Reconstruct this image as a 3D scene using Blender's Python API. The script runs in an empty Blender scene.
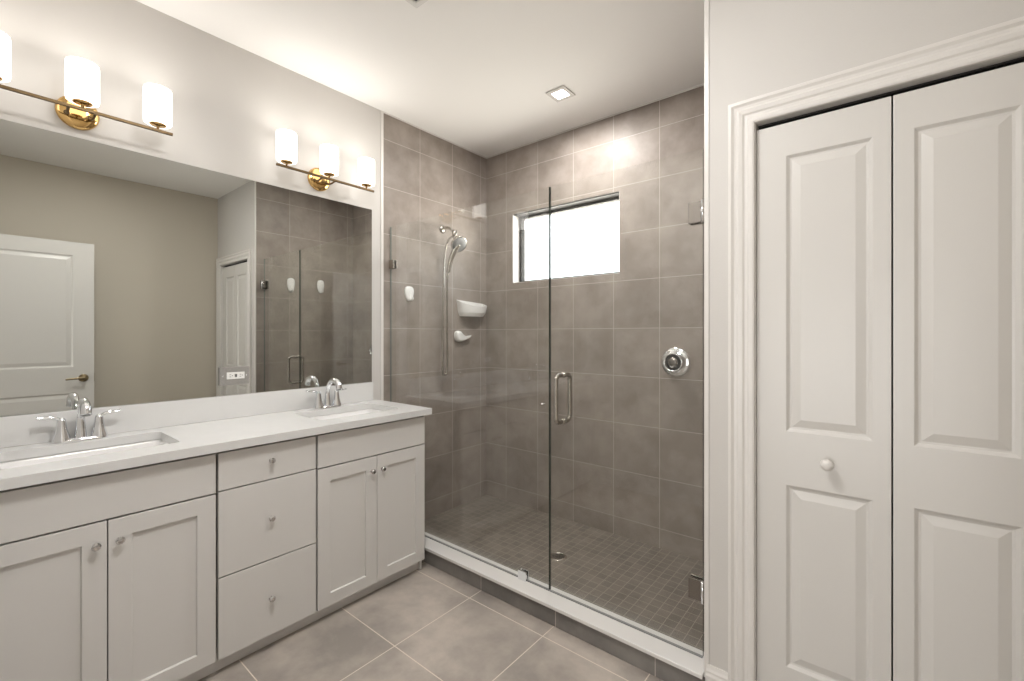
import bpy, bmesh, math, random
from mathutils import Vector, Matrix
random.seed(7)
PI = math.pi
sc = bpy.context.scene
C = sc.collection

# ------------------------------------------------------------------ camera
cam_d = bpy.data.cameras.new('camera')
cam = bpy.data.objects.new('camera', cam_d)
C.objects.link(cam)
cam.location = (2.465, 0.0, 1.31)
cam.rotation_euler = (PI/2, 0, math.radians(39.36))
cam_d.sensor_width = 36.0
cam_d.lens = 448.6/1024*36.0
cam_d.shift_y = -6.1/1024
cam_d.clip_start = 0.01
sc.camera = cam

# ------------------------------------------------------------------ colour management
sc.view_settings.view_transform = 'Standard'
sc.view_settings.look = 'None'
sc.view_settings.gamma = 1.0
sc.view_settings.use_curve_mapping = False
sc.view_settings.exposure = 0.47

# ------------------------------------------------------------------ world: pale overcast sky with a bright ground half added to light the ceiling
w = bpy.data.worlds.new('sky'); sc.world = w; w.use_nodes = True
nt = w.node_tree; nt.nodes.clear()
wo = nt.nodes.new('ShaderNodeOutputWorld'); bg = nt.nodes.new('ShaderNodeBackground')
tc = nt.nodes.new('ShaderNodeTexCoord'); sx = nt.nodes.new('ShaderNodeSeparateXYZ')
cr = nt.nodes.new('ShaderNodeValToRGB')
cr.color_ramp.elements[0].position = 0.0; cr.color_ramp.elements[0].color = (2.6, 2.45, 2.2, 1)
cr.color_ramp.elements[1].position = 0.06; cr.color_ramp.elements[1].color = (0.90, 0.95, 1.0, 1)
nt.links.new(tc.outputs['Generated'], sx.inputs[0]); nt.links.new(sx.outputs['Z'], cr.inputs[0])
nt.links.new(cr.outputs[0], bg.inputs['Color']); bg.inputs['Strength'].default_value = 4.0
nt.links.new(bg.outputs[0], wo.inputs[0])

def area_light(name, loc, size, power, color, rot=(0, 0, 0), size_y=None, portal=False, spread=180):
    d = bpy.data.lights.new(name, 'AREA'); d.size = size
    if size_y: d.shape = 'RECTANGLE'; d.size_y = size_y
    d.energy = power; d.color = color; d.spread = math.radians(spread)
    if portal: d.cycles.is_portal = True
    o = bpy.data.objects.new(name, d); C.objects.link(o); o.location = loc; o.rotation_euler = rot
    return o

WARM = (1.0, 0.90, 0.78)
NEUT = (1.0, 0.985, 0.965)
# shower ceiling lamp and an unseen room light added for fill (each sits just under its own lens, built below)
area_light('shower_lamp_light', (1.0, 2.24, 2.722), 0.09, 12.0, NEUT)
area_light('room_fill_light', (1.55, 0.62, 2.722), 0.40, 17.0, NEUT)
area_light('hall_fill_light', (2.1, -2.07, .95), 1.2, 26.0, (1.0, .99, .975), rot=(PI/2, 0, 0), size_y=1.3)  # unseen fill light added in the hall behind the camera
area_light('window_portal', (0.72, 2.80, 1.97), 0.85, 1.0, (1, 1, 1), rot=(PI/2, 0, PI), size_y=0.50, portal=True)
bpy.data.objects['window_portal'].rotation_euler = (-PI/2, 0, 0)

# ------------------------------------------------------------------ materials
def mat(name, color=(.8, .8, .8), rough=.5, metal=0.0, spec=.5, emit=None, estr=0.0, coat=0.0):
    m = bpy.data.materials.new(name); m.use_nodes = True
    b = m.node_tree.nodes['Principled BSDF']
    b.inputs['Base Color'].default_value = (*color, 1)
    b.inputs['Roughness'].default_value = rough
    b.inputs['Metallic'].default_value = metal
    b.inputs['Specular IOR Level'].default_value = spec
    b.inputs['Coat Weight'].default_value = coat
    if emit:
        b.inputs['Emission Color'].default_value = (*emit, 1)
        b.inputs['Emission Strength'].default_value = estr
    return m

def noise_mat(name, c1, c2, rough=.5, scale=4.0, bump=0.0, bscale=200.0, detail=3.0, spec=.5):
    """painted or stone surface: soft colour variation of the material itself plus a fine bump"""
    m = mat(name, c1, rough, spec=spec); t = m.node_tree; b = t.nodes['Principled BSDF']
    co = t.nodes.new('ShaderNodeTexCoord')
    n = t.nodes.new('ShaderNodeTexNoise'); n.inputs['Scale'].default_value = scale; n.inputs['Detail'].default_value = detail
    mx = t.nodes.new('ShaderNodeMix'); mx.data_type = 'RGBA'
    mx.inputs[6].default_value = (*c1, 1); mx.inputs[7].default_value = (*c2, 1)
    t.links.new(co.outputs['Object'], n.inputs['Vector']); t.links.new(n.outputs['Fac'], mx.inputs[0])
    t.links.new(mx.outputs[2], b.inputs['Base Color'])
    if bump:
        n2 = t.nodes.new('ShaderNodeTexNoise'); n2.inputs['Scale'].default_value = bscale
        bp = t.nodes.new('ShaderNodeBump'); bp.inputs['Strength'].default_value = bump; bp.inputs['Distance'].default_value = .001
        t.links.new(co.outputs['Object'], n2.inputs['Vector']); t.links.new(n2.outputs['Fac'], bp.inputs['Height'])
        t.links.new(bp.outputs[0], b.inputs['Normal'])
    return m

def tile_mat(name, axes, off, pitch, mortar, c1, c2, grout, rough=.42, nscale=5.0, tone=.06, spec=.25):
    m = mat(name, c1, rough, spec=spec); t = m.node_tree; b = t.nodes['Principled BSDF']; N = t.nodes.new; L = t.links.new
    co = N('ShaderNodeTexCoord'); s = N('ShaderNodeSeparateXYZ'); L(co.outputs['Object'], s.inputs[0])
    cb = N('ShaderNodeCombineXYZ'); L(s.outputs[axes[0]], cb.inputs[0]); L(s.outputs[axes[1]], cb.inputs[1])
    ad = N('ShaderNodeVectorMath'); ad.operation = 'ADD'; ad.inputs[1].default_value = (-off[0]+pitch*40, -off[1]+pitch*40, 0)
    L(cb.outputs[0], ad.inputs[0])
    br = N('ShaderNodeTexBrick'); br.offset = 0.0; br.squash = 1.0
    br.inputs['Scale'].default_value = 1.0; br.inputs['Mortar Size'].default_value = mortar
    br.inputs['Mortar Smooth'].default_value = .15; br.inputs['Brick Width'].default_value = pitch
    br.inputs['Row Height'].default_value = pitch; br.inputs['Bias'].default_value = 0.0
    br.inputs['Color1'].default_value = (1-tone, 1-tone, 1-tone, 1); br.inputs['Color2'].default_value = (1+tone, 1+tone, 1+tone, 1)
    br.inputs['Mortar'].default_value = (1, 1, 1, 1)
    L(ad.outputs[0], br.inputs['Vector'])
    n = N('ShaderNodeTexNoise'); n.inputs['Scale'].default_value = nscale; n.inputs['Detail'].default_value = 6; n.inputs['Roughness'].default_value = .6
    n.inputs['Distortion'].default_value = .15
    L(co.outputs['Object'], n.inputs['Vector'])
    rp = N('ShaderNodeValToRGB'); rp.color_ramp.elements[0].position = .36; rp.color_ramp.elements[1].position = .66
    rp.color_ramp.elements[0].color = (*c1, 1); rp.color_ramp.elements[1].color = (*c2, 1)
    L(n.outputs['Fac'], rp.inputs[0])
    mu = N('ShaderNodeMix'); mu.data_type = 'RGBA'; mu.blend_type = 'MULTIPLY'; mu.inputs[0].default_value = 1.0
    L(rp.outputs[0], mu.inputs[6]); L(br.outputs['Color'], mu.inputs[7])
    mg = N('ShaderNodeMix'); mg.data_type = 'RGBA'; mg.inputs[7].default_value = (*grout, 1)
    L(br.outputs['Fac'], mg.inputs[0]); L(mu.outputs[2], mg.inputs[6]); L(mg.outputs[2], b.inputs['Base Color'])
    ro = N('ShaderNodeMix'); ro.data_type = 'FLOAT'; ro.inputs[2].default_value = rough; ro.inputs[3].default_value = .8
    L(br.outputs['Fac'], ro.inputs[0]); L(ro.outputs[0], b.inputs['Roughness'])
    inv = N('ShaderNodeMath'); inv.operation = 'SUBTRACT'; inv.inputs[0].default_value = 1.0; L(br.outputs['Fac'], inv.inputs[1])
    bp = N('ShaderNodeBump'); bp.inputs['Strength'].default_value = .35; bp.inputs['Distance'].default_value = .0015
    L(inv.outputs[0], bp.inputs['Height']); L(bp.outputs[0], b.inputs['Normal'])
    return m

def glass_mat(name, tint=(.985, .99, .983), ior=1.5):
    """thin architectural glass: clear pass-through with Fresnel reflection on each face"""
    m = bpy.data.materials.new(name); m.use_nodes = True; t = m.node_tree; t.nodes.clear(); N = t.nodes.new; L = t.links.new
    out = N('ShaderNodeOutputMaterial'); mx = N('ShaderNodeMixShader'); tr = N('ShaderNodeBsdfTransparent'); gl = N('ShaderNodeBsdfGlossy')
    tr.inputs[0].default_value = (*tint, 1); gl.inputs['Roughness'].default_value = 0.0; gl.inputs['Color'].default_value = (1, 1, 1, 1)
    g = N('ShaderNodeNewGeometry'); mf = N('ShaderNodeMix'); mf.data_type = 'FLOAT'
    mf.inputs[2].default_value = ior; mf.inputs[3].default_value = 1/ior; L(g.outputs['Backfacing'], mf.inputs[0])
    fr = N('ShaderNodeFresnel'); L(mf.outputs[0], fr.inputs['IOR'])
    L(fr.outputs[0], mx.inputs[0]); L(tr.outputs[0], mx.inputs[1]); L(gl.outputs[0], mx.inputs[2]); L(mx.outputs[0], out.inputs[0])
    return m

TILE1, TILE2, GROUT = (.250, .213, .186), (.350, .305, .270), (.48, .435, .39)
M = dict(
    beige_paint=noise_mat('beige_paint', (.57, .520, .445), (.58, .530, .455), .6, 2.0, .25, 260),
    paint=noise_mat('warm_white_paint', (.585, .563, .535), (.597, .575, .547), .6, 2.0, .25, 260),
    ceiling=noise_mat('ceiling_paint', (.90, .885, .865), (.91, .895, .875), .8, 2.0, .3, 180),
    trim=mat('white_trim_paint', (.70, .675, .645), .32),
    door=mat('white_door_paint', (.63, .61, .582), .35),
    cabinet=mat('greige_cabinet_paint', (.68, .662, .64), .38),
    cabinet_in=mat('cabinet_carcass', (.48, .46, .44), .5),
    quartz=noise_mat('white_quartz', (.73, .725, .715), (.69, .685, .675), .16, 14.0),
    porcelain=mat('white_porcelain', (.86, .85, .84), .08, coat=.3),
    chrome=mat('chrome', (.82, .83, .85), .07, 1.0),
    nickel=mat('brushed_nickel', (.46, .43, .39), .24, 1.0),
    hinge=mat('satin_hinge_metal', (.27, .25, .23), .22, 1.0),
    knob=mat('polished_knob', (.62, .61, .60), .05, 1.0),
    steel=noise_mat('brushed_steel_plate', (.34, .325, .305), (.24, .23, .215), .3, 90.0),
    gold=mat('polished_gold', (.72, .47, .19), .10, 1.0),
    brass=mat('brushed_brass_bar', (.15, .10, .05), .45, .7, spec=.3),
    bronze=mat('antique_brass', (.30, .24, .15), .3, 1.0),
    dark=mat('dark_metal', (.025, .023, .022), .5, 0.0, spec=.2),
    plastic=mat('white_plastic', (.84, .83, .81), .25),
    slot=mat('dark_slot', (.02, .02, .02), .6),
    rubber=mat('grey_nozzles', (.25, .25, .25), .5),
    mirror=mat('mirror_silver', (.62, .63, .605), .0, 1.0),
    mirror_back=mat('mirror_edge', (.12, .14, .13), .2),
    glass=glass_mat('shower_glass'),
    pane=glass_mat('window_glass', (.97, .98, .98)),
    glass_outer_edge=mat('glass_outer_edge', (.16, .18, .165), .1),
    glass_edge=mat('glass_edge', (.05, .065, .055), .08),
    cap=mat('white_marble_sill', (.74, .725, .705), .18),
    shade=mat('lit_opal_glass', (.9, .88, .85), .3, emit=(1.0, .955, .90), estr=1.6),
    led=mat('lit_lens', (.9, .9, .9), .3, emit=(1.0, .97, .93), estr=12.0),
    shadow_gap=mat('closet_interior_shade', (.30, .28, .26), .8),  # closet interior darkened in its colour to read as shade in the gap
    tile_x=tile_mat('wall_tile_side', ('Y', 'Z'), (2.0, .13), .3048, .0018, TILE1, TILE2, GROUT),
    tile_y=tile_mat('wall_tile_back', ('X', 'Z'), (.21, .13), .3048, .0018, TILE1, TILE2, GROUT),
    tile_curb=tile_mat('curb_tile', ('X', 'Z'), (.885, -.20), .4572, .0018, (.17, .158, .15), (.24, .225, .21), GROUT),
    mosaic=tile_mat('shower_mosaic', ('X', 'Y'), (.0, 2.677), .0535, .0016, (.155, .132, .110), (.205, .178, .150), (.34, .30, .26), rough=.45, nscale=6, tone=.10),
    floor=tile_mat('floor_tile', ('X', 'Y'), (.888, 1.590), .4450, .0022, (.29, .26, .235), (.48, .425, .375), (.70, .62, .54), rough=.42, nscale=3.4, tone=.06),
)

# ------------------------------------------------------------------ geometry helpers
def link_mesh(name, bm, m, parent=None, smooth=False, bevel=0.0, seg=2, kind=None):
    bmesh.ops.recalc_face_normals(bm, faces=bm.faces[:])
    if parent is not None:
        off = Vector(parent['origin']) if 'origin' in parent.keys() else Vector((0, 0, 0))
        bmesh.ops.translate(bm, verts=bm.verts[:], vec=-off)
    me = bpy.data.meshes.new(name); bm.to_mesh(me); bm.free()
    mats = m if isinstance(m, (list, tuple)) else [m]
    for k in mats: me.materials.append(k)
    if smooth:
        for p in me.polygons: p.use_smooth = True
    o = bpy.data.objects.new(name, me); C.objects.link(o)
    if parent is not None: o.parent = parent
    if bevel:
        b = o.modifiers.new('bevel', 'BEVEL'); b.width = bevel; b.segments = seg; b.limit_method = 'ANGLE'; b.angle_limit = math.radians(35)
    if kind: o['kind'] = kind
    return o

def smooth_by_angle(o, deg=35):
    me = o.data
    for p in me.polygons: p.use_smooth = True
    bm = bmesh.new(); bm.from_mesh(me)
    for e in bm.edges:
        if len(e.link_faces) == 2 and e.calc_face_angle(0) > math.radians(deg): e.smooth = False
    bm.to_mesh(me); bm.free()
    return o

def box(bm, x0, x1, y0, y1, z0, z1):
    v = [bm.verts.new(p) for p in ((x0,y0,z0),(x1,y0,z0),(x1,y1,z0),(x0,y1,z0),(x0,y0,z1),(x1,y0,z1),(x1,y1,z1),(x0,y1,z1))]
    for f in ((0,3,2,1),(4,5,6,7),(0,1,5,4),(1,2,6,5),(2,3,7,6),(3,0,4,7)):
        bm.faces.new([v[i] for i in f])
    return bm

def B(*a):
    return box(bmesh.new(), *a)

def lathe(bm, prof, origin=(0, 0, 0), axis='Z', n=40, sy=1.0):
    """prof: list of (radius, height); axis the direction of height; closes ends at r=0"""
    rings = []
    O = Vector(origin)
    def P(r, h, a):
        c, s = r*math.cos(a), r*math.sin(a)*sy
        if axis == 'Z': return O+Vector((c, s, h))
        if axis == 'X': return O+Vector((h, c, s))
        if axis == '-X': return O+Vector((-h, c, s))
        if axis == 'Y': return O+Vector((c, h, s))
        if axis == '-Y': return O+Vector((c, -h, s))
        if axis == '-Z': return O+Vector((c, s, -h))
    for r, h in prof:
        if r < 1e-6: rings.append([bm.verts.new(P(0, h, 0))])
        else: rings.append([bm.verts.new(P(r, h, 2*PI*i/n)) for i in range(n)])
    for a, b in zip(rings, rings[1:]):
        for i in range(n):
            j = (i+1) % n
            if len(a) == 1 and len(b) == 1: continue
            if len(a) == 1: bm.faces.new((a[0], b[i], b[j]))
            elif len(b) == 1: bm.faces.new((a[i], b[0], a[j]))
            else: bm.faces.new((a[i], b[i], b[j], a[j]))
    return bm

def catmull(pts, n=8):
    P = [Vector(p) for p in pts]; P = [2*P[0]-P[1]]+P+[2*P[-1]-P[-2]]
    out = []
    for i in range(1, len(P)-2):
        for k in range(n):
            t = k/n
            out.append(.5*((2*P[i])+(-P[i-1]+P[i+1])*t+(2*P[i-1]-5*P[i]+4*P[i+1]-P[i+2])*t*t+(-P[i-1]+3*P[i]-3*P[i+1]+P[i+2])*t**3))
    out.append(P[-2])
    return out

def tube(bm, pts, rad, n=14, flat=None, cap=True):
    """sweep a round (or flattened: flat=(a,b) multipliers) section along pts; rad a number or a function of 0..1"""
    pts = [Vector(p) for p in pts]
    rings = []; up = None
    for i, p in enumerate(pts):
        t = (pts[min(i+1, len(pts)-1)]-pts[max(i-1, 0)]).normalized()
        if up is None:
            up = Vector((0, 0, 1)) if abs(t.z) < .9 else Vector((1, 0, 0))
        up = (up-t*up.dot(t)).normalized(); sd = t.cross(up)
        r = rad(i/(len(pts)-1)) if callable(rad) else rad
        fa, fb = flat if flat else (1, 1)
        rings.append([bm.verts.new(p+sd*r*fa*math.cos(2*PI*k/n)+up*r*fb*math.sin(2*PI*k/n)) for k in range(n)])
    for a, b in zip(rings, rings[1:]):
        for k in range(n): bm.faces.new((a[k], a[(k+1) % n], b[(k+1) % n], b[k]))
    if cap: bm.faces.new(rings[0][::-1]); bm.faces.new(rings[-1])
    return bm

def rrect(x0, x1, y0, y1, r, n=6):
    pts = []
    for cx, cy, a0 in ((x1-r, y1-r, 0), (x0+r, y1-r, PI/2), (x0+r, y0+r, PI), (x1-r, y0+r, 1.5*PI)):
        for i in range(n+1):
            a = a0+PI/2*i/n; pts.append((cx+r*math.cos(a), cy+r*math.sin(a)))
    return pts

def plate(bm, outer, holes, fn0, fn1):
    """plate with holes between two mapped planes (fn0, fn1 map a 2-D point to 3-D)"""
    for fn in (fn0, fn1):
        edges = []
        for loop in [outer]+holes:
            vs = [bm.verts.new(fn(*p)) for p in loop]
            edges += [bm.edges.new((vs[i], vs[(i+1) % len(vs)])) for i in range(len(vs))]
        bmesh.ops.triangle_fill(bm, use_beauty=True, use_dissolve=True, edges=edges)
    for loop in [outer]+holes:
        for i in range(len(loop)):
            p, q = loop[i], loop[(i+1) % len(loop)]
            bm.faces.new([bm.verts.new(fn0(*p)), bm.verts.new(fn0(*q)), bm.verts.new(fn1(*q)), bm.verts.new(fn1(*p))])
    bmesh.ops.remove_doubles(bm, verts=bm.verts[:], dist=1e-5)
    return bm

def rect(a0, a1, b0, b1): return [(a0, b0), (a1, b0), (a1, b1), (a0, b1)]

def loft(bm, loops, close_last=True):
    R = [[bm.verts.new(p) for p in L] for L in loops]
    n = len(R[0])
    for a, b in zip(R, R[1:]):
        for i in range(n): bm.faces.new((a[i], a[(i+1) % n], b[(i+1) % n], b[i]))
    if close_last: bm.faces.new(R[-1])
    return R

def panel_leaf(u0, u1, v0, v1, th, panels, rings, fn, both=False):
    """door leaf or drawer front: fn(u, v, w) with w = depth outward from the back face.
    panels: list of (u0,u1,v0,v1); rings: list of (inset, depth below face)"""
    bm = bmesh.new()
    outer = rect(u0, u1, v0, v1)
    def side(face, sgn):
        edges = []
        loops = [outer]+[rect(*p) for p in panels]
        for loop in loops:
            vs = [bm.verts.new(fn(p[0], p[1], face)) for p in loop]
            edges += [bm.edges.new((vs[i], vs[(i+1) % len(vs)])) for i in range(4)]
        bmesh.ops.triangle_fill(bm, use_beauty=True, use_dissolve=True, edges=edges)
        for (a0, a1, b0, b1) in panels:
            L = [[fn(p[0], p[1], face) for p in rect(a0, a1, b0, b1)]]
            for ins, dep in rings:
                L.append([fn(p[0], p[1], face-sgn*dep) for p in rect(a0+ins, a1-ins, b0+ins, b1-ins)])
            loft(bm, L)
    side(th, 1)
    if both: side(0, -1)
    else: bm.faces.new([bm.verts.new(fn(p[0], p[1], 0)) for p in outer])
    for i in range(4):
        p, q = outer[i], outer[(i+1) % 4]
        bm.faces.new([bm.verts.new(fn(p[0], p[1], 0)), bm.verts.new(fn(q[0], q[1], 0)), bm.verts.new(fn(q[0], q[1], th)), bm.verts.new(fn(p[0], p[1], th))])
    bmesh.ops.remove_doubles(bm, verts=bm.verts[:], dist=1e-5)
    return bm

def thing(name, label=None, cat=None, loc=(0, 0, 0), group=None, kind=None):
    o = bpy.data.objects.new(name, None); C.objects.link(o); o.location = loc; o.empty_display_size = .05
    o['origin'] = list(loc)
    if label: o['label'] = label
    if cat: o['category'] = cat
    if group: o['group'] = group
    if kind: o['kind'] = kind
    return o

def tag(o, label, cat, group=None):
    o['label'] = label; o['category'] = cat
    if group: o['group'] = group
    return o

def part(name, bm, m, parent, **k):
    return link_mesh(name, bm, m, parent, **k)

def subpart(name, bm, m, root, parent, **k):
    """sub-part: parent is a part (a mesh with identity transform) of root"""
    bmesh.ops.translate(bm, verts=bm.verts[:], vec=-Vector(root['origin']))
    o = link_mesh(name, bm, m, None, **k); o.parent = parent
    return o

def copy_tree(o, parent=None):
    c = o.copy(); C.objects.link(c); c.parent = parent
    for ch in list(o.children): copy_tree(ch, c)
    return c

def struct(name, bm, m, **k):
    return link_mesh(name, bm, m, None, kind='structure', **k)

# ------------------------------------------------------------------ measured layout (metres)
CH = 2.74          # ceiling
YB = 2.677         # shower back wall
YC = 1.690         # closet wall face
XS = 1.980         # shower right wall face
XR = 2.950         # right wall
YF = -0.045        # front wall (behind the camera, with the entry doorway)
DX0, DX1 = 1.88, 2.66   # entry doorway
YG = 1.757         # glass plane centre

# ------------------------------------------------------------------ room shell
struct('floor', B(-.1, 3.1, -2.2, 1.74, -.1, 0), M['floor'])
struct('floor_shower', B(-.1, 2.05, 1.74, YB+.1, -.1, .012), M['mosaic'])
struct('floor_closet', B(2.05, 3.1, 1.74, YB+.1, -.1, 0), M['floor'])
struct('ceiling', B(-.1, 3.1, -2.2, YB+.1, CH, CH+.1), M['ceiling'])
struct('wall_left', B(-.1, 0, YF-.11, 1.70, 0, CH), M['paint'])
struct('wall_shower_left', B(-.1, 0, 1.70, YB+.1, 0, CH), M['tile_x'])
# back wall with the window opening
WX0, WX1, WZ0, WZ1 = .274, 1.166, 1.705, 2.235
bm = bmesh.new()
plate(bm, rect(0, XS+.08, 0, CH), [rect(WX0, WX1, WZ0, WZ1)], lambda a, b: (a, YB, b), lambda a, b: (a, YB+.16, b))
struct('wall_back', bm, M['tile_y'])
bm = B(XS, XS+.08, 1.80, YB, 0, CH); box(bm, XS, XS+.011, YC+.004, 1.80, 0, CH)
struct('wall_shower_right', bm, M['tile_x'])
# closet wall round the bifold opening
OX0, OX1, OZ = 2.139, 2.850, 2.022
bm = bmesh.new()
plate(bm, [(XS+.011, 0), (OX0, 0), (OX0, OZ), (OX1, OZ), (OX1, 0), (XR, 0), (XR, CH), (XS+.011, CH)], [], lambda a, b: (a, YC, b), lambda a, b: (a, YC+.11, b))
struct('wall_closet', bm, M['paint'])
struct('wall_closet_inside', B(XS+.08, XR+.1, YB, YB+.1, 0, CH), M['shadow_gap'])
struct('wall_right', B(XR, XR+.1, -2.2, YB, 0, CH), M['beige_paint'])
bm = bmesh.new()
plate(bm, [(-.1, 0), (DX0, 0), (DX0, 2.085), (DX1, 2.085), (DX1, 0), (XR, 0), (XR, CH), (-.1, CH)], [], lambda a, b: (a, YF, b), lambda a, b: (a, YF-.11, b))
struct('wall_front', bm, M['paint'])
# the hall beyond the doorway, where the camera looks from
struct('wall_hall_left', B(1.2, 1.3, -2.1, YF-.11, 0, CH), M['paint'])
struct('wall_hall_end', B(1.2, XR, -2.2, -2.1, 0, CH), M['paint'])

# window frame and pane added around the hall fill light for its reflection
hw = thing('added_hall_window', loc=(2.1, -2.1, .25), kind='structure')
bm = bmesh.new()
plate(bm, rect(1.42, 2.78, .22, 1.68), [rect(1.49, 2.08, .29, 1.61), rect(2.12, 2.71, .29, 1.61)], lambda a, b: (a, -2.0995, b), lambda a, b: (a, -2.055, b))
part('window_frame', bm, M['trim'], hw, bevel=.003)
part('pane', B(1.485, 2.715, -2.097, -2.091, .285, 1.615), M['pane'], hw)

# trims
def casing(u0, u1, top, width, fn, name, n):
    """moulded door casing: profile swept round a doorway; fn(u, v, w)"""
    prof = [(0, 0), (0, .010), (.006, .013), (.016, .013), (.022, .010), (.030, .010), (.036, .014), (.048, .016), (.054, .013), (.062, .014), (.070, .019), (width, .019), (width, 0)]
    bm = bmesh.new(); R = []
    for t, h in prof:
        R.append([fn(u0-t, 0, h), fn(u0-t, top+t, h), fn(u1+t, top+t, h), fn(u1+t, 0, h)])
    V = [[bm.verts.new(p) for p in r] for r in R]
    for a, b in zip(V, V[1:]):
        for i in range(3): bm.faces.new((a[i], a[i+1], b[i+1], b[i]))
    bm.faces.new([r[0] for r in V]); bm.faces.new([r[3] for r in V])
    return struct(name, bm, M['trim'], bevel=.0008, seg=1)
casing(OX0, OX1, OZ, .080, lambda u, v, w: (u, YC-w, v), 'trim_1', 1)
casing(DX0, DX1, 2.085, .075, lambda u, v, w: (u, YF+w, v), 'trim_2', 2)
# jamb lining of the closet opening
bm = bmesh.new(); box(bm, OX0-.001, OX0+.002, YC, YC+.11, 0, OZ); box(bm, OX1-.002, OX1+.001, YC, YC+.11, 0, OZ)
struct('trim_3', bm, M['trim'])
# pale edging where the tile stops: at the vanity wall, at the closet wall, along the ceiling, round the window
bm = bmesh.new(); box(bm, 0, .004, 1.682, 1.702, .012, CH); struct('trim_4', bm, M['trim'], bevel=.001)
bm = bmesh.new(); box(bm, XS-.004, XS+.012, YC-.004, YC+.006, 0.0, CH); struct('trim_5', bm, M['trim'], bevel=.001)
bm = bmesh.new(); box(bm, 0, .006, 1.702, YB, CH-.008, CH); box(bm, 0, XS, YB-.006, YB, CH-.008, CH); box(bm, XS-.006, XS, 1.80, YB-.006, CH-.008, CH)
struct('trim_6', bm, M['trim'])

def baseboard(name, fn, u0, u1):
    prof = [(0, 0), (.014, 0), (.014, .095), (.011, .103), (.011, .110), (.007, .118), (.004, .130), (0, .130)]
    bm = bmesh.new()
    a = [bm.verts.new(fn(u0, z, d)) for d, z in prof]; b = [bm.verts.new(fn(u1, z, d)) for d, z in prof]
    n = len(prof)
    for i in range(n): bm.faces.new((a[i], a[(i+1) % n], b[(i+1) % n], b[i]))
    bm.faces.new(a); bm.faces.new(b[::-1])
    return struct(name, bm, M['trim'])
baseboard('baseboard_closet', lambda u, z, d: (u, YC-d, z), XS+.004, OX0-.080)
baseboard('baseboard_right', lambda u, z, d: (XR-d, u, z), YF+.02, YC)
baseboard('baseboard_front', lambda u, z, d: (u, YF+d, z), .56, DX0-.075)

# ------------------------------------------------------------------ window
wt = thing('window_1', loc=(WX0, YB, WZ0), kind='structure')
bm = bmesh.new()   # white sill and reveal lining (three sides and top)
yA, yF = YB+.003, YB+.082
plate(bm, rect(WX0+.0005, WX1-.0005, WZ0+.0005, WZ1-.0005), [rect(WX0+.004, WX1-.004, WZ0+.004, WZ1-.0012)], lambda a, b: (a, yA, b), lambda a, b: (a, yF, b))
part('reveal', bm, M['cap'], wt)
part('soffit_shade', B(WX0+.0045, WX1-.0045, yA+.001, yF-.0045, WZ1-.0075, WZ1-.0014), M['dark'], wt)  # shade of the soffit put in as a near-black strip
bm = bmesh.new()
plate(bm, rect(WX0+.005, WX1-.005, WZ0+.006, WZ1-.005), [rect(WX0+.027, WX1-.027, WZ0+.022, WZ1-.027)], lambda a, b: (a, yF-.004, b), lambda a, b: (a, yF+.040, b))
part('window_frame', bm, M['dark'], wt)
part('pane', B(WX0+.027, WX1-.027, yF+.010, yF+.016, WZ0+.022, WZ1-.027), M['pane'], wt)

# ------------------------------------------------------------------ doors
RAISED = [(.009, .008), (.015, .009), (.040, .002), (.042, .002)]
def panel_knob(root, parent, x, y, z):
    bm = lathe(bmesh.new(), [(0, 0), (.010, 0), (.010, .003), (.007, .008), (.008, .014), (.015, .020), (.018, .027), (.016, .034), (.008, .039), (0, .040)], (x, y, z), '-Y', 32)
    return subpart('knob', bm, M['trim'], root, parent, smooth=True)
dt = thing('door_1', loc=(OX0, YC+.012, 0), kind='structure')
YD = YC+.045
leafs = [((OX0+.003, 2.4905), (2.228, 2.448)), ((2.4945, OX1-.003), (2.540, 2.743))]
for i, ((a, b), (p0, p1)) in enumerate(leafs):
    bm = panel_leaf(a, b, .012, 2.001, .033, [(p0, p1, .225, .819), (p0, p1, .994, 1.894)], RAISED, lambda u, v, w: (u, YD-w, v))
    lf = part('door_leaf', bm, M['door'], dt, bevel=.0012, seg=2)
    if i == 0: panel_knob(dt, lf, 2.339, YD-.033, .909)
bm = B(OX0+.004, OX1-.004, YC+.03, YC+.055, OZ-.006, OZ-.0005); part('track', bm, M['dark'], dt)

# open entry door lying back towards the right wall (seen in the mirror)
XD = 2.652
et = thing('door_2', loc=(XD, YF+.005, 0), kind='structure')
bm = panel_leaf(YF+.005, .688, .012, 2.066, .035, [(YF+.125, .560, .22, .830), (YF+.125, .560, 1.045, 1.957)], RAISED, lambda u, v, w: (XD+.035-w, u, v), both=True)
ed = part('door_leaf', bm, M['door'], et, bevel=.0012)
bm = lathe(bmesh.new(), [(0, 0), (.030, 0), (.032, .004), (.028, .010), (.013, .014), (.011, .040), (.013, .050), (0, .052)], (XD, .622, .950), '-X', 32)
hd = subpart('door_handle', bm, M['bronze'], et, ed, smooth=True)
bm = tube(bmesh.new(), catmull([(XD-.046, .624, .950), (XD-.048, .590, .951), (XD-.050, .550, .949), (XD-.049, .512, .946)]), lambda t: .009-.003*t, 12, (.8, 1.1))
tube(bm, [(XD-.035, .622, .950), (XD-.05, .622, .950)], .011, 14)
subpart('lever', bm, M['bronze'], et, ed, smooth=True)
subpart('latch', B(XD+.010, XD+.026, .6875, .6915, .915, .985), M['bronze'], et, ed)

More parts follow.
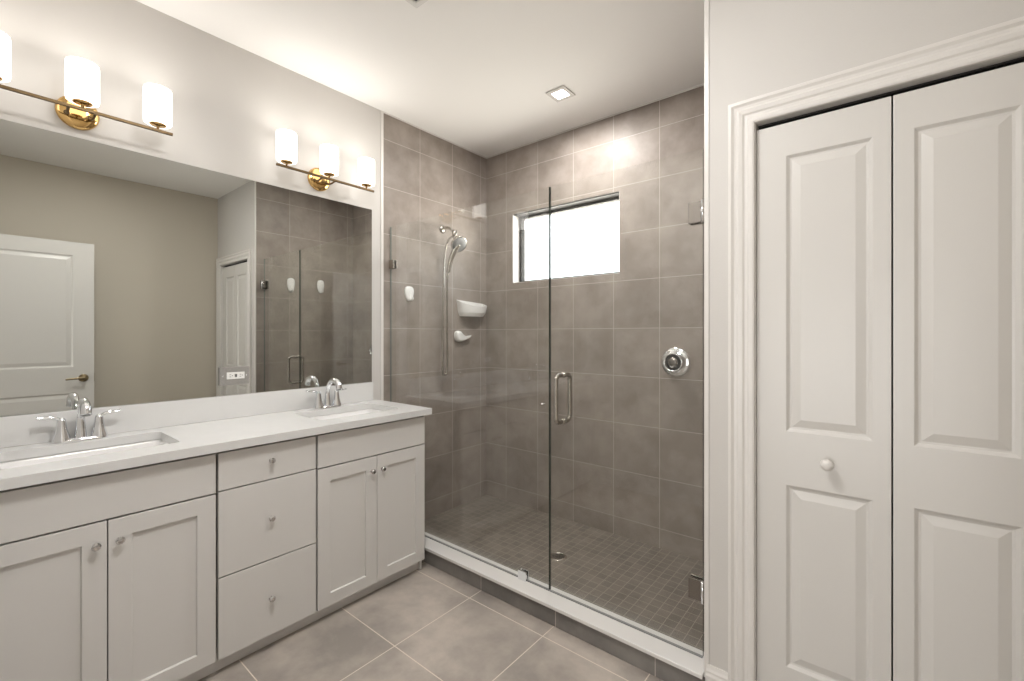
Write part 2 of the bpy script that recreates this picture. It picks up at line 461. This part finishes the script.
# ------------------------------------------------------------------ vanity cabinets
XF = .515          # front face of doors and drawers
CF = .470          # carcass front
def cab_knob(root, parent, y, z):
    bm = bmesh.new()
    prof = [(0, 0), (.0080, 0), (.0080, .002), (.0045, .004), (.0045, .010), (.0120, .015), (.0130, .018), (.0085, .0235), (0, .0240)]
    lathe(bm, prof, (XF, y, z), 'X', 10)
    return subpart('knob', bm, M['knob'], root, parent)
def carcass(root, y0, y1):
    bm = bmesh.new()
    t = .016
    box(bm, .01, CF, y0, y0+t, .070, .8665); box(bm, .01, CF, y1-t, y1, .070, .8665)
    box(bm, .01, CF, y0+t, y1-t, .070, .086); box(bm, .01, .022, y0+t, y1-t, .086, .8665)
    box(bm, CF-.02, CF-.002, y0+t, y1-t, .84, .8665); box(bm, CF-.02, CF-.002, y0+t, y1-t, .69, .725)
    c = part('carcass', bm, M['cabinet_in'], root)
    bm = bmesh.new(); box(bm, .450, .4695, y0, y1+.0003, .0005, .0695)
    part('toe_kick', bm, M['cabinet'], root)
    return c
SHK = [(.0015, .0085), (.003, .009)]
def front(root, name, y0, y1, z0, z1, panel=False):
    fn = lambda u, v, w: (XF-.019+w, u, v)
    P = [(y0+.060, y1-.060, z0+.056, z1-.062)] if panel else []
    return part(name, panel_leaf(y0, y1, z0, z1, .019, P, SHK, fn), M['cabinet'], root, bevel=.0012)

def sink_cabinet(y0, ym, y1, label):
    r = thing('sink_cabinet', label, 'cabinet', (0, y0, 0), 'sink cabinets under the worktop')
    carcass(r, y0, y1)
    front(r, 'false_drawer_front', y0+.004, y1-.004, .7075, .855)
    a = front(r, 'door', y0+.004, ym-.0017, .066, .7015, True); cab_knob(r, a, ym-.030, .631)
    b = front(r, 'door', ym+.0017, y1-.004, .066, .7015, True); cab_knob(r, b, ym+.029, .631)
    return r
sink_cabinet(-.016, .2955, .608, 'greige two-door sink cabinet at the left end, its left door cut by the frame')
c3 = sink_cabinet(1.0005, 1.3105, 1.6185, 'greige two-door sink cabinet at the right end, standing beside the shower curb')
bm = B(.40, .485, 1.605, 1.6180, .0005, .0695); part('foot', bm, M['cabinet'], c3)
r = thing('drawer_cabinet', 'greige cabinet of three plain stacked drawers standing between the two sink cabinets', 'cabinet', (0, .6085, 0))
carcass(r, .6085, 1.0000)
for z0, z1, zk in ((.7115, .855, .789), (.3805, .7065, .551), (.066, .3755, .219)):
    a = front(r, 'drawer', .6130, .9950, z0, z1); cab_knob(r, a, .803, zk)

# ------------------------------------------------------------------ worktop, sinks
SL = (.110, .405, .068, .523)     # left bowl x0,x1,y0,y1
SR = (.110, .405, 1.078, 1.533)
wtp = thing('countertop', 'long white quartz vanity worktop with low backsplash, resting on the greige cabinets', 'countertop', (0, YF, .867))
bm = bmesh.new()
hol = [rrect(s[0], s[1], s[2], s[3], .022) for s in (SL, SR)]
plate(bm, rect(.001, .541, YF+.001, 1.645), hol, lambda a, b: (a, b, .867), lambda a, b: (a, b, .900))
part('slab', bm, M['quartz'], wtp, bevel=.002)
part('backsplash', B(.001, .020, YF+.001, 1.616, .9003, 1.012), M['quartz'], wtp, bevel=.0015)

def sink(s, label):
    x0, x1, y0, y1 = s
    r = thing('sink', label, 'sink', (x0, y0, .72), 'undermount sinks')
    def L(i, z, rr): return [(p[0], p[1], z) for p in rrect(x0+i, x1-i, y0+i, y1-i, rr, 8)]
    bm = bmesh.new()
    loft(bm, [L(-.018, .866, .035), L(-.004, .866, .024), L(.002, .858, .024), L(.006, .80, .028), L(.012, .752, .035), L(.030, .734, .045), L(.070, .728, .055),
              ], True)
    o = part('basin', bm, M['porcelain'], r, smooth=True)
    mo = o.modifiers.new('solid', 'SOLIDIFY'); mo.thickness = .006; mo.offset = -1
    cx, cy = (x0+x1)/2-.03, (y0+y1)/2
    bm = lathe(bmesh.new(), [(.012, .003), (.018, .0045), (.021, .002), (.021, -.001), (0, -.001)], (cx, cy, .7285), 'Z', 28)
    lathe(bm, [(0, .006), (.012, .005), (.012, .002), (0, .002)], (cx, cy, .7285), 'Z', 28)
    part('drain', bm, M['chrome'], r, smooth=True)
    return r
sink(SL, 'white rectangular undermount sink in the left half of the worktop, cut by the frame edge')
sink(SR, 'white rectangular undermount sink at the worktop end beside the shower')

def faucet(yc, label, turn=(0, 0)):
    x = .062; z = .9005
    r = thing('faucet', label, 'faucet', (x, yc, z), 'chrome sink faucets')
    # base plate
    bm = bmesh.new()
    def L(a, b, zz):
        return [(x+q, yc+p, zz) for p, q in rrect(-a, a, -b, b, b*.98, 8)]
    loft(bm, [L(.078, .027, z), L(.078, .027, z+.006), L(.074, .023, z+.011), L(.06, .010, z+.013)])
    part('base_plate', bm, M['chrome'], r, smooth=True)
    # spout: rises and arches over the bowl
    path = catmull([(x, yc, z+.008), (x-.002, yc, z+.05), (x+.002, yc, z+.10), (x+.030, yc, z+.143), (x+.076, yc, z+.155), (x+.112, yc, z+.138), (x+.122, yc, z+.110)], 8)
    bm = tube(bmesh.new(), path, lambda t: .0195-.008*min(1, t/.35) if t < .35 else .0115+.0060*((t-.35)/.65), 20)
    part('spout', bm, M['chrome'], r, smooth=True)
    bm = lathe(bmesh.new(), [(0, 0), (.012, 0), (.013, .004), (0, .004)], (x+.1225, yc, z+.106), 'Z', 20); part('aerator', bm, M['rubber'], r, smooth=True)
    for s, tn in ((-1, turn[0]), (1, turn[1])):
        ys = yc+s*.053
        bm = lathe(bmesh.new(), [(.028, 0), (.0275, .004), (.023, .018), (.018, .038), (.0145, .060), (.0135, .074), (.012, .081), (.006, .086), (0, .087)], (x, ys, z+.006), 'Z', 28)
        h = part('handle_post', bm, M['chrome'], r, smooth=True)
        a = math.radians(tn); dx, dy = math.sin(a), s*math.cos(a)
        p = catmull([(x+dx*q, ys+dy*q, z+h_) for q, h_ in ((-.004, .076), (.010, .090), (.030, .097), (.050, .097), (.067, .101))], 6)
        bm = tube(bmesh.new(), p, lambda t: .0100-.0025*t, 14, (1.25, .62))
        subpart('lever', bm, M['chrome'], r, h, smooth=True)
    # pop-up rod behind the spout
    bm = tube(bmesh.new(), [(x-.020, yc, z+.010), (x-.020, yc, z+.062)], .0028, 10); lathe(bm, [(0, 0), (.005, .001), (.006, .006), (.004, .012), (0, .013)], (x-.020, yc, z+.058), 'Z', 16)
    part('lift_rod', bm, M['chrome'], r, smooth=True)
    return r
faucet(.285, 'chrome two-handle faucet behind the left sink, in front of the reflected white door')
faucet(1.294, 'chrome two-handle faucet behind the right sink, beside the shower end of the mirror', turn=(0, 75))

# ------------------------------------------------------------------ mirror and outlet
bm = B(.0005, .0060, YF+.010, 1.6145, 1.0135, 2.090)
mi = link_mesh('mirror', bm, [M['mirror_back'], M['mirror']])
for p in mi.data.polygons:
    if p.normal.x > .9: p.material_index = 1
tag(mi, 'large frameless wall mirror over the white backsplash between the two sinks', 'mirror')
ot = thing('outlet', 'grey metal outlet plate with a white horizontal receptacle, mounted low on the mirror', 'outlet', (.006, .84, 1.10))
bm = B(.0062, .0180, .774, .904, 1.063, 1.151); part('cover_plate', bm, M['steel'], ot, bevel=.002)
bm = B(.0181, .0220, .803, .882, 1.0915, 1.1255)
rc = part('receptacle', bm, M['plastic'], ot, bevel=.0015)
bm = bmesh.new()
for yy in (.820, .865):
    box(bm, .0221, .0224, yy-.006, yy+.002, 1.1125, 1.1145); box(bm, .0221, .0224, yy-.006, yy+.002, 1.1025, 1.1045)
    lathe(bm, [(0, .0003), (.002, .0003), (.002, 0), (0, 0)], (.0221, yy+.007, 1.1085), 'X', 10)
box(bm, .0221, .0232, .838, .8415, 1.101, 1.116); box(bm, .0221, .0232, .8435, .847, 1.101, 1.116)
subpart('slots', bm, M['slot'], ot, rc)
for yy in (.787, .892):
    part('screw', lathe(bmesh.new(), [(0, .0012), (.003, .0008), (.0035, 0), (0, 0)], (.0181, yy, 1.107), 'X', 14), M['chrome'], ot, smooth=True)


# ------------------------------------------------------------------ sconces
def sconce(yc, label):
    r = thing('wall_sconce', label, 'wall lamp', (0, yc, 2.17), 'three-light vanity sconces')
    X = .120; ZB = 2.166
    bm = lathe(bmesh.new(), [(.064, 0), (.0645, .008), (.062, .014), (.054, .020), (.040, .0235), (.020, .0255), (0, .026)], (.0005, yc, 2.188), 'X', 48)
    part('back_plate', bm, M['gold'], r, smooth=True)
    bm = B(X-.0055, X+.0055, yc-.281, yc+.281, ZB-.0055, ZB+.0055); part('bar', bm, M['brass'], r, bevel=.001)
    for s in (-1, 1):
        bm = tube(bmesh.new(), catmull([(.022, yc+s*.034, 2.172), (.065, yc+s*.036, 2.160), (X, yc+s*.038, ZB)], 6), .0048, 12)
        lathe(bm, [(0, 0), (.009, 0), (.009, .006), (0, .006)], (.020, yc+s*.034, 2.172), 'X', 18)
        part('arm', bm, M['brass'], r, smooth=True)
    for s in (-1, 0, 1):
        y = yc+s*.230
        bm = lathe(bmesh.new(), [(0, 0), (.0045, 0), (.0045, .012), (.010, .014), (.027, .0165), (.0295, .019), (.0295, .021), (0, .021)], (X, y, ZB+.005), 'Z', 32)
        cp = part('socket_cup', bm, M['gold'], r, smooth=True)
        bm = lathe(bmesh.new(), [(0, .0), (.041, .0), (.047, .004), (.0485, .012), (.0485, .141), (.0475, .147), (.045, .149), (.044, .145), (.044, .014), (.038, .007), (0, .006)], (X, y, 2.1915), 'Z', 40)
        part('shade', bm, M['shade'], r, smooth=True)
        # the bulb's own light leaving the open top of the shade
        area_light('shade_light', (X, y, 2.344), .085, .17, (1.0, .96, .91), rot=(PI, 0, 0), spread=150)
    return r
sconce(.2835, 'three-light brass sconce above the left sink, its leftmost glass shade cut by the frame edge')
sconce(1.2725, 'three-light brass sconce above the right sink, near the tiled shower wall, all three shades whole')

# ------------------------------------------------------------------ ceiling fittings
def downlight(name, label, x, y, half):
    r = thing(name, label, 'ceiling light', (x, y, CH))
    bm = bmesh.new()
    plate(bm, rect(x-half, x+half, y-half, y+half), [rect(x-half*.62, x+half*.62, y-half*.62, y+half*.62)], lambda a, b: (a, b, CH-.009), lambda a, b: (a, b, CH-.0005))
    part('frame', bm, M['trim'], r, bevel=.002)
    part('diffuser', B(x-half*.615, x+half*.615, y-half*.615, y+half*.615, CH-.006, CH-.001), M['led'], r)
    return r
downlight('ceiling_light', 'small square white recessed light glowing in the ceiling above the shower', 1.0, 2.24, .064)
downlight('ceiling_light', 'added square ceiling fill light above the bathroom floor, out of the frame', 1.55, .62, .24)  # unseen light panel, added to brighten the room
vt = thing('exhaust_vent', 'square white ceiling exhaust vent with concentric slots, cut by the top of the frame', 'vent', (1.04, 1.12, CH))
vx, vy = 1.055, 1.098
bm = bmesh.new()
def sq(h): return rect(vx-h, vx+h, vy-h, vy+h)
plate(bm, sq(.150), [sq(.126)], lambda a, b: (a, b, CH-.012), lambda a, b: (a, b, CH-.0005))
part('vent_frame', bm, M['plastic'], vt, bevel=.004)
for h in (.116, .088, .060):
    bm = bmesh.new(); plate(bm, sq(h), [sq(h-.014)], lambda a, b: (a, b, CH-.010), lambda a, b: (a, b, CH-.004)); part('louvre', bm, M['plastic'], vt)
part('louvre', B(vx-.032, vx+.032, vy-.032, vy+.032, CH-.010, CH-.004), M['plastic'], vt)
part('vent_box', B(vx-.127, vx+.127, vy-.127, vy+.127, CH-.003, CH-.0005), M['slot'], vt)

# ------------------------------------------------------------------ shower curb
ct = thing('shower_curb', 'low tiled shower curb with a white stone sill, running under the glass', 'shower curb', (0, 1.675, 0))
part('curb_wall', B(.001, XS-.001, 1.676, 1.788, .0005, .0785), M['tile_curb'], ct)
part('sill', B(.001, XS-.0045, 1.664, 1.797, .079, .0955), M['cap'], ct, bevel=.003)

# ------------------------------------------------------------------ glass
def pane_obj(name, x0, x1, z0, z1, root, seam):
    bm = B(x0, x1, YG-.005, YG+.005, z0, z1)
    o = part(name, bm, [M['glass'], M['glass_edge'], M['glass_outer_edge']], root)
    for p in o.data.polygons:
        if p.normal.x*seam > .5: p.material_index = 1
        elif p.normal.x*seam < -.5: p.material_index = 2
    return o
ZG = 2.008
fx = thing('shower_screen', 'fixed clear glass shower screen standing on the curb beside the vanity', 'shower screen', (.004, YG, .0955))
pane_obj('glass', .004, 1.2535, .1015, ZG, fx, 1)
def clip(x0, x1, z0, z1, root, name='clip', t=.011, m='nickel'):
    bm = bmesh.new(); box(bm, x0, x1, YG-.005-t, YG-.0052, z0, z1); box(bm, x0, x1, YG+.0052, YG+.005+t, z0, z1)
    return part(name, bm, M[m], root, bevel=.0012)
clip(.0045, .052, 1.735, 1.790, fx); clip(.0045, .052, .30, .355, fx); clip(1.074, 1.124, .096, .142, fx, m='chrome')
dr = thing('shower_door', 'hinged clear glass shower door with a D-shaped pull, next to the closet wall', 'shower door', (XS-.03, YG, .0955))
gp = pane_obj('glass', 1.2585, 1.952, .101, ZG, dr, -1)
for zc in (1.768, .352):
    bm = bmesh.new()
    for s in (-1, 1):
        y0, y1 = (YG-.018, YG-.0052) if s < 0 else (YG+.0052, YG+.018)
        box(bm, 1.903, 1.958, y0, y1, zc-.039, zc+.039)
    hg = part('hinge', bm, M['hinge'], dr, bevel=.0015)
    bm = bmesh.new(); box(bm, 1.9535, XS-.0062, YG-.026, YG+.026, zc-.039, zc+.039)
    subpart('wall_leaf', bm, M['hinge'], dr, hg, bevel=.0015)
    bm = lathe(bmesh.new(), [(0, -.041), (.007, -.041), (.007, .041), (0, .041)], (1.956, YG-.020, zc), 'Z', 16)
    subpart('hinge_pin', bm, M['chrome'], dr, hg, smooth=True)
# D pulls on both sides
hb = []
for s in (-1, 1):
    xh, za, zb = 1.330, .907, 1.122
    y0, y1 = YG+s*.0052, YG+s*.058
    p = catmull([(xh, y0, za), (xh, y0+s*.030, za), (xh, y1-s*.012, za+.003), (xh, y1-s*.002, za+.014), (xh, y1, za+.035), (xh, y1, (za+zb)/2), (xh, y1, zb-.035), (xh, y1-s*.002, zb-.014), (xh, y1-s*.012, zb-.003), (xh, y0+s*.030, zb), (xh, y0, zb)], 6)
    bm = tube(bmesh.new(), p, .0100, 16)
    for z in (za, zb): lathe(bm, [(0, 0), (.014, 0), (.014, .004), (.010, .006), (0, .006)], (xh, y0, z), 'Y' if s > 0 else '-Y', 20)
    part('pull_handle', bm, M['nickel'], dr, smooth=True)
part('sweep', B(1.2600, 1.950, YG-.0050, YG+.0045, .0958, .1005), M['rubber'], dr)
part('gasket', B(.004, 1.2530, YG-.0050, YG+.0045, .0957, .1010), M['rubber'], fx)

# ------------------------------------------------------------------ shower fittings
# hand shower
hs = thing('hand_shower', 'brushed nickel hand shower on its wall arm with a long hanging hose', 'shower head', (.0, 2.211, 2.07))
bm = lathe(bmesh.new(), [(0, .012), (.013, .012), (.020, .009), (.030, .004), (.032, .0005), (0, .0005)], (0, 2.205, 2.078), 'X', 32)
part('flange', bm, M['nickel'], hs, smooth=True)
bm = tube(bmesh.new(), catmull([(.008, 2.205, 2.078), (.045, 2.206, 2.080), (.085, 2.209, 2.066), (.115, 2.213, 2.035)], 8), .0105, 14)
part('arm', bm, M['nickel'], hs, smooth=True)
bm = lathe(bmesh.new(), [(0, -.024), (.014, -.024), (.018, -.014), (.018, .014), (.014, .022), (0, .022)], (.120, 2.214, 2.030), 'Z', 24)
tube(bm, [(.120, 2.214, 2.020), (.128, 2.215, 1.975), (.132, 2.217, 1.950)], .016, 18)
part('holder', bm, M['nickel'], hs, smooth=True)
# handset: head disc facing down and outward, handle running down towards the wall
H0 = Vector((.152, 2.224, 1.953)); ND = Vector((.80, -.18, -.57)).normalized()
def oriented(bm, prof, O, d, n=36):
    q = Vector((0, 0, 1)).rotation_difference(d).to_matrix().to_4x4()
    k = bmesh.new(); lathe(k, prof, (0, 0, 0), 'Z', n); bmesh.ops.transform(k, matrix=Matrix.Translation(O) @ q, verts=k.verts[:])
    me = bpy.data.meshes.new('tmp'); k.to_mesh(me); k.free(); bm.from_mesh(me); bpy.data.meshes.remove(me)
    return bm
bm = oriented(bmesh.new(), [(0, -.040), (.018, -.038), (.042, -.026), (.059, -.006), (.062, .004), (.060, .010), (.055, .012)], H0, ND)
p = catmull([H0-ND*.012+Vector((0, 0, -.005)), H0+Vector((-.030, -.012, -.045)), H0+Vector((-.052, -.022, -.100)), H0+Vector((-.066, -.030, -.158)), H0+Vector((-.073, -.034, -.200))], 8)
tube(bm, p, lambda t: .024-.011*t, 20)
hh = part('handset', bm, M['nickel'], hs, smooth=True)
bm = oriented(bmesh.new(), [(0, .0135), (.020, .013), (.0555, .0115), (.0555, .010), (0, .010)], H0, ND)
fc = subpart('spray_face', bm, M['rubber'], hs, hh, smooth=True)
hb0 = H0+Vector((-.073, -.034, -.200))
p = catmull([hb0, hb0+Vector((-.006, -.004, -.05)), (.060, 2.196, 1.60), (.052, 2.203, 1.32), (.046, 2.212, 1.10), (.042, 2.206, 1.035), (.040, 2.190, 1.018), (.038, 2.174, 1.040), (.038, 2.172, 1.12), (.036, 2.178, 1.35), (.034, 2.186, 1.65), (.036, 2.198, 1.90), (.060, 2.206, 1.985), (.098, 2.211, 2.008), (.112, 2.213, 2.012)], 12)
bm = tube(bmesh.new(), p, .0072, 12); part('hose', bm, M['nickel'], hs, smooth=True)

# valve
vl = thing('shower_valve', 'round chrome shower valve with a thick round knob on the tiled window wall', 'shower valve', (1.528, YB, 1.154))
o = (1.528, YB-.0005, 1.146)
part('escutcheon', lathe(bmesh.new(), [(.088, 0), (.088, .004), (.083, .009), (.072, .012), (.060, .013), (.056, .017), (0, .017)], o, '-Y', 56), M['chrome'], vl, smooth=True)
kb = part('knob', lathe(bmesh.new(), [(.0, .017), (.054, .017), (.056, .021), (.058, .050), (.056, .055), (.050, .056), (.046, .052), (.044, .040), (.0, .038)], o, '-Y', 48), M['chrome'], vl, smooth=True)
subpart('recess', lathe(bmesh.new(), [(0, .0385), (.0435, .0385), (.0435, .0405), (0, .0405)], o, '-Y', 40), M['dark'], vl, kb)
subpart('knob_centre', lathe(bmesh.new(), [(0, .041), (.029, .041), (.030, .050), (.026, .056), (.016, .059), (0, .060)], o, '-Y', 40), M['hinge'], vl, kb, smooth=True)

# floor drain
dn = thing('shower_drain', 'round metal drain in the brown mosaic shower floor', 'drain', (1.010, 2.200, .012))
part('ring', lathe(bmesh.new(), [(.036, .0005), (.036, .003), (.040, .0045), (.049, .0035), (.052, .0005)], (1.010, 2.200, .012), 'Z', 40), M['nickel'], dn, smooth=True)
bm = lathe(bmesh.new(), [(0, .0006), (.036, .0006), (.036, .0003), (0, .0003)], (1.010, 2.200, .012), 'Z', 40); part('well', bm, M['slot'], dn)
bm = bmesh.new()
for i in range(-3, 4):
    h = math.sqrt(max(.0355**2-(i*.010)**2, 0)); box(bm, 1.010-h, 1.010+h, 2.200+i*.010-.0016, 2.200+i*.010+.0016, .0130, .0145)
    box(bm, 1.010+i*.010-.0016, 1.010+i*.010+.0016, 2.200-h, 2.200+h, .0130, .0145)
part('grate', bm, M['nickel'], dn)

# white soap basket high in the corner
sb = thing('soap_basket', 'white plastic soap basket stuck high on the tiled wall beside the shower corner', 'soap dish', (0, 2.44, 1.44))
def LP(y0, y1, d, z, n=18, i=0.0, rim=0.0):
    pts = []
    for k in range(n+1):
        t = k/n; yy = (y0+i)+(y1-y0-2*i)*(.5-.5*math.cos(PI*t)); xx = .001+i+(d-2*i)*math.sin(PI*t)**.60*(.86+.28*t-.14*t*t)
        zz = z+rim*((1-min(1, xx/d))*.040-.016*t) if rim else z
        pts.append((xx, yy, zz))
    return pts
bm = bmesh.new()
top = 1.528
loft(bm, [LP(2.375, 2.600, .075, 1.447), LP(2.360, 2.620, .092, 1.475), LP(2.345, 2.632, .102, top, rim=1), LP(2.345, 2.632, .102, top+.004, rim=1), LP(2.345, 2.632, .102, top+.004, i=.004, rim=1), LP(2.360, 2.620, .092, 1.475, i=.004), LP(2.375, 2.600, .075, 1.455, i=.004)])
bm.faces.new([bm.verts.new(p) for p in LP(2.375, 2.600, .075, 1.447)])
bmesh.ops.remove_doubles(bm, verts=bm.verts[:], dist=1e-5)
part('basket', bm, M['plastic'], sb, bevel=.002)
# small holder under it
hk = thing('soap_holder', 'small white scoop-shaped holder on the tiled wall below the soap basket', 'soap dish', (0, 2.36, 1.29))
bm = bmesh.new()
prof = [(2.318, 1.300), (2.322, 1.324), (2.340, 1.338), (2.362, 1.334), (2.385, 1.312), (2.410, 1.297), (2.445, 1.297), (2.478, 1.303), (2.470, 1.288), (2.430, 1.272), (2.390, 1.258), (2.350, 1.254), (2.326, 1.268)]
loft(bm, [[(.001, y, z) for y, z in prof], [(.030, y, z) for y, z in prof], [(.040, 2.375+(y-2.375)*.86, 1.295+(z-1.295)*.75) for y, z in prof]])
bm.faces.new([bm.verts.new((.001, y, z)) for y, z in prof]); bmesh.ops.remove_doubles(bm, verts=bm.verts[:], dist=1e-5)
part('holder', bm, M['plastic'], hk, bevel=.004, seg=3)

# adhesive hooks; s=+1 on the left wall (faces +x), -1 on the right wall
def wall_hook(x, y, z, s, k, label, wide=1.0):
    r = thing('wall_hook', label, 'wall hook', (x, y, z), 'white adhesive hooks in the shower')
    def L(sc_, d, sh=0):
        out = []
        for i in range(24):
            a = 2*PI*i/24; zz = math.sin(a)*.068*k; w = (.036+.010*math.sin(a))*k*wide
            out.append((x+s*d, y+math.copysign(abs(math.cos(a))**.7, math.cos(a))*w*sc_, z+zz*sc_+sh))
        return out
    bm = bmesh.new(); loft(bm, [L(1, .0006), L(1, .006), L(.93, .010), L(.6, .014)]); bm.faces.new([bm.verts.new(p) for p in L(1, .0006)]); bmesh.ops.remove_doubles(bm, verts=bm.verts[:], dist=1e-5)
    part('plate', bm, M['plastic'], r, smooth=True)
    p = catmull([(x+s*.010, y, z-.008*k), (x+s*.014, y, z-.035*k), (x+s*.024, y, z-.058*k), (x+s*.038, y, z-.052*k), (x+s*.042, y, z-.032*k)], 6)
    bm = tube(bmesh.new(), p, lambda t: .013*k-.004*k*t, 14, (1.3, .6)); part('hook', bm, M['plastic'], r, smooth=True)
    return r
wall_hook(0, 1.905, 1.585, 1, .74, 'white hook on the vanity-side shower wall, left of the hand shower', 1.35)
wall_hook(XS, 2.010, 1.790, -1, 1.0, 'white hook on the closet-side shower wall, seen in the mirror nearer the glass door hinge')
wall_hook(XS, 2.310, 1.797, -1, 1.0, 'white hook on the closet-side shower wall, seen in the mirror farther from the door hinge')

for o in bpy.data.objects:
    if 'origin' in o.keys(): del o['origin']
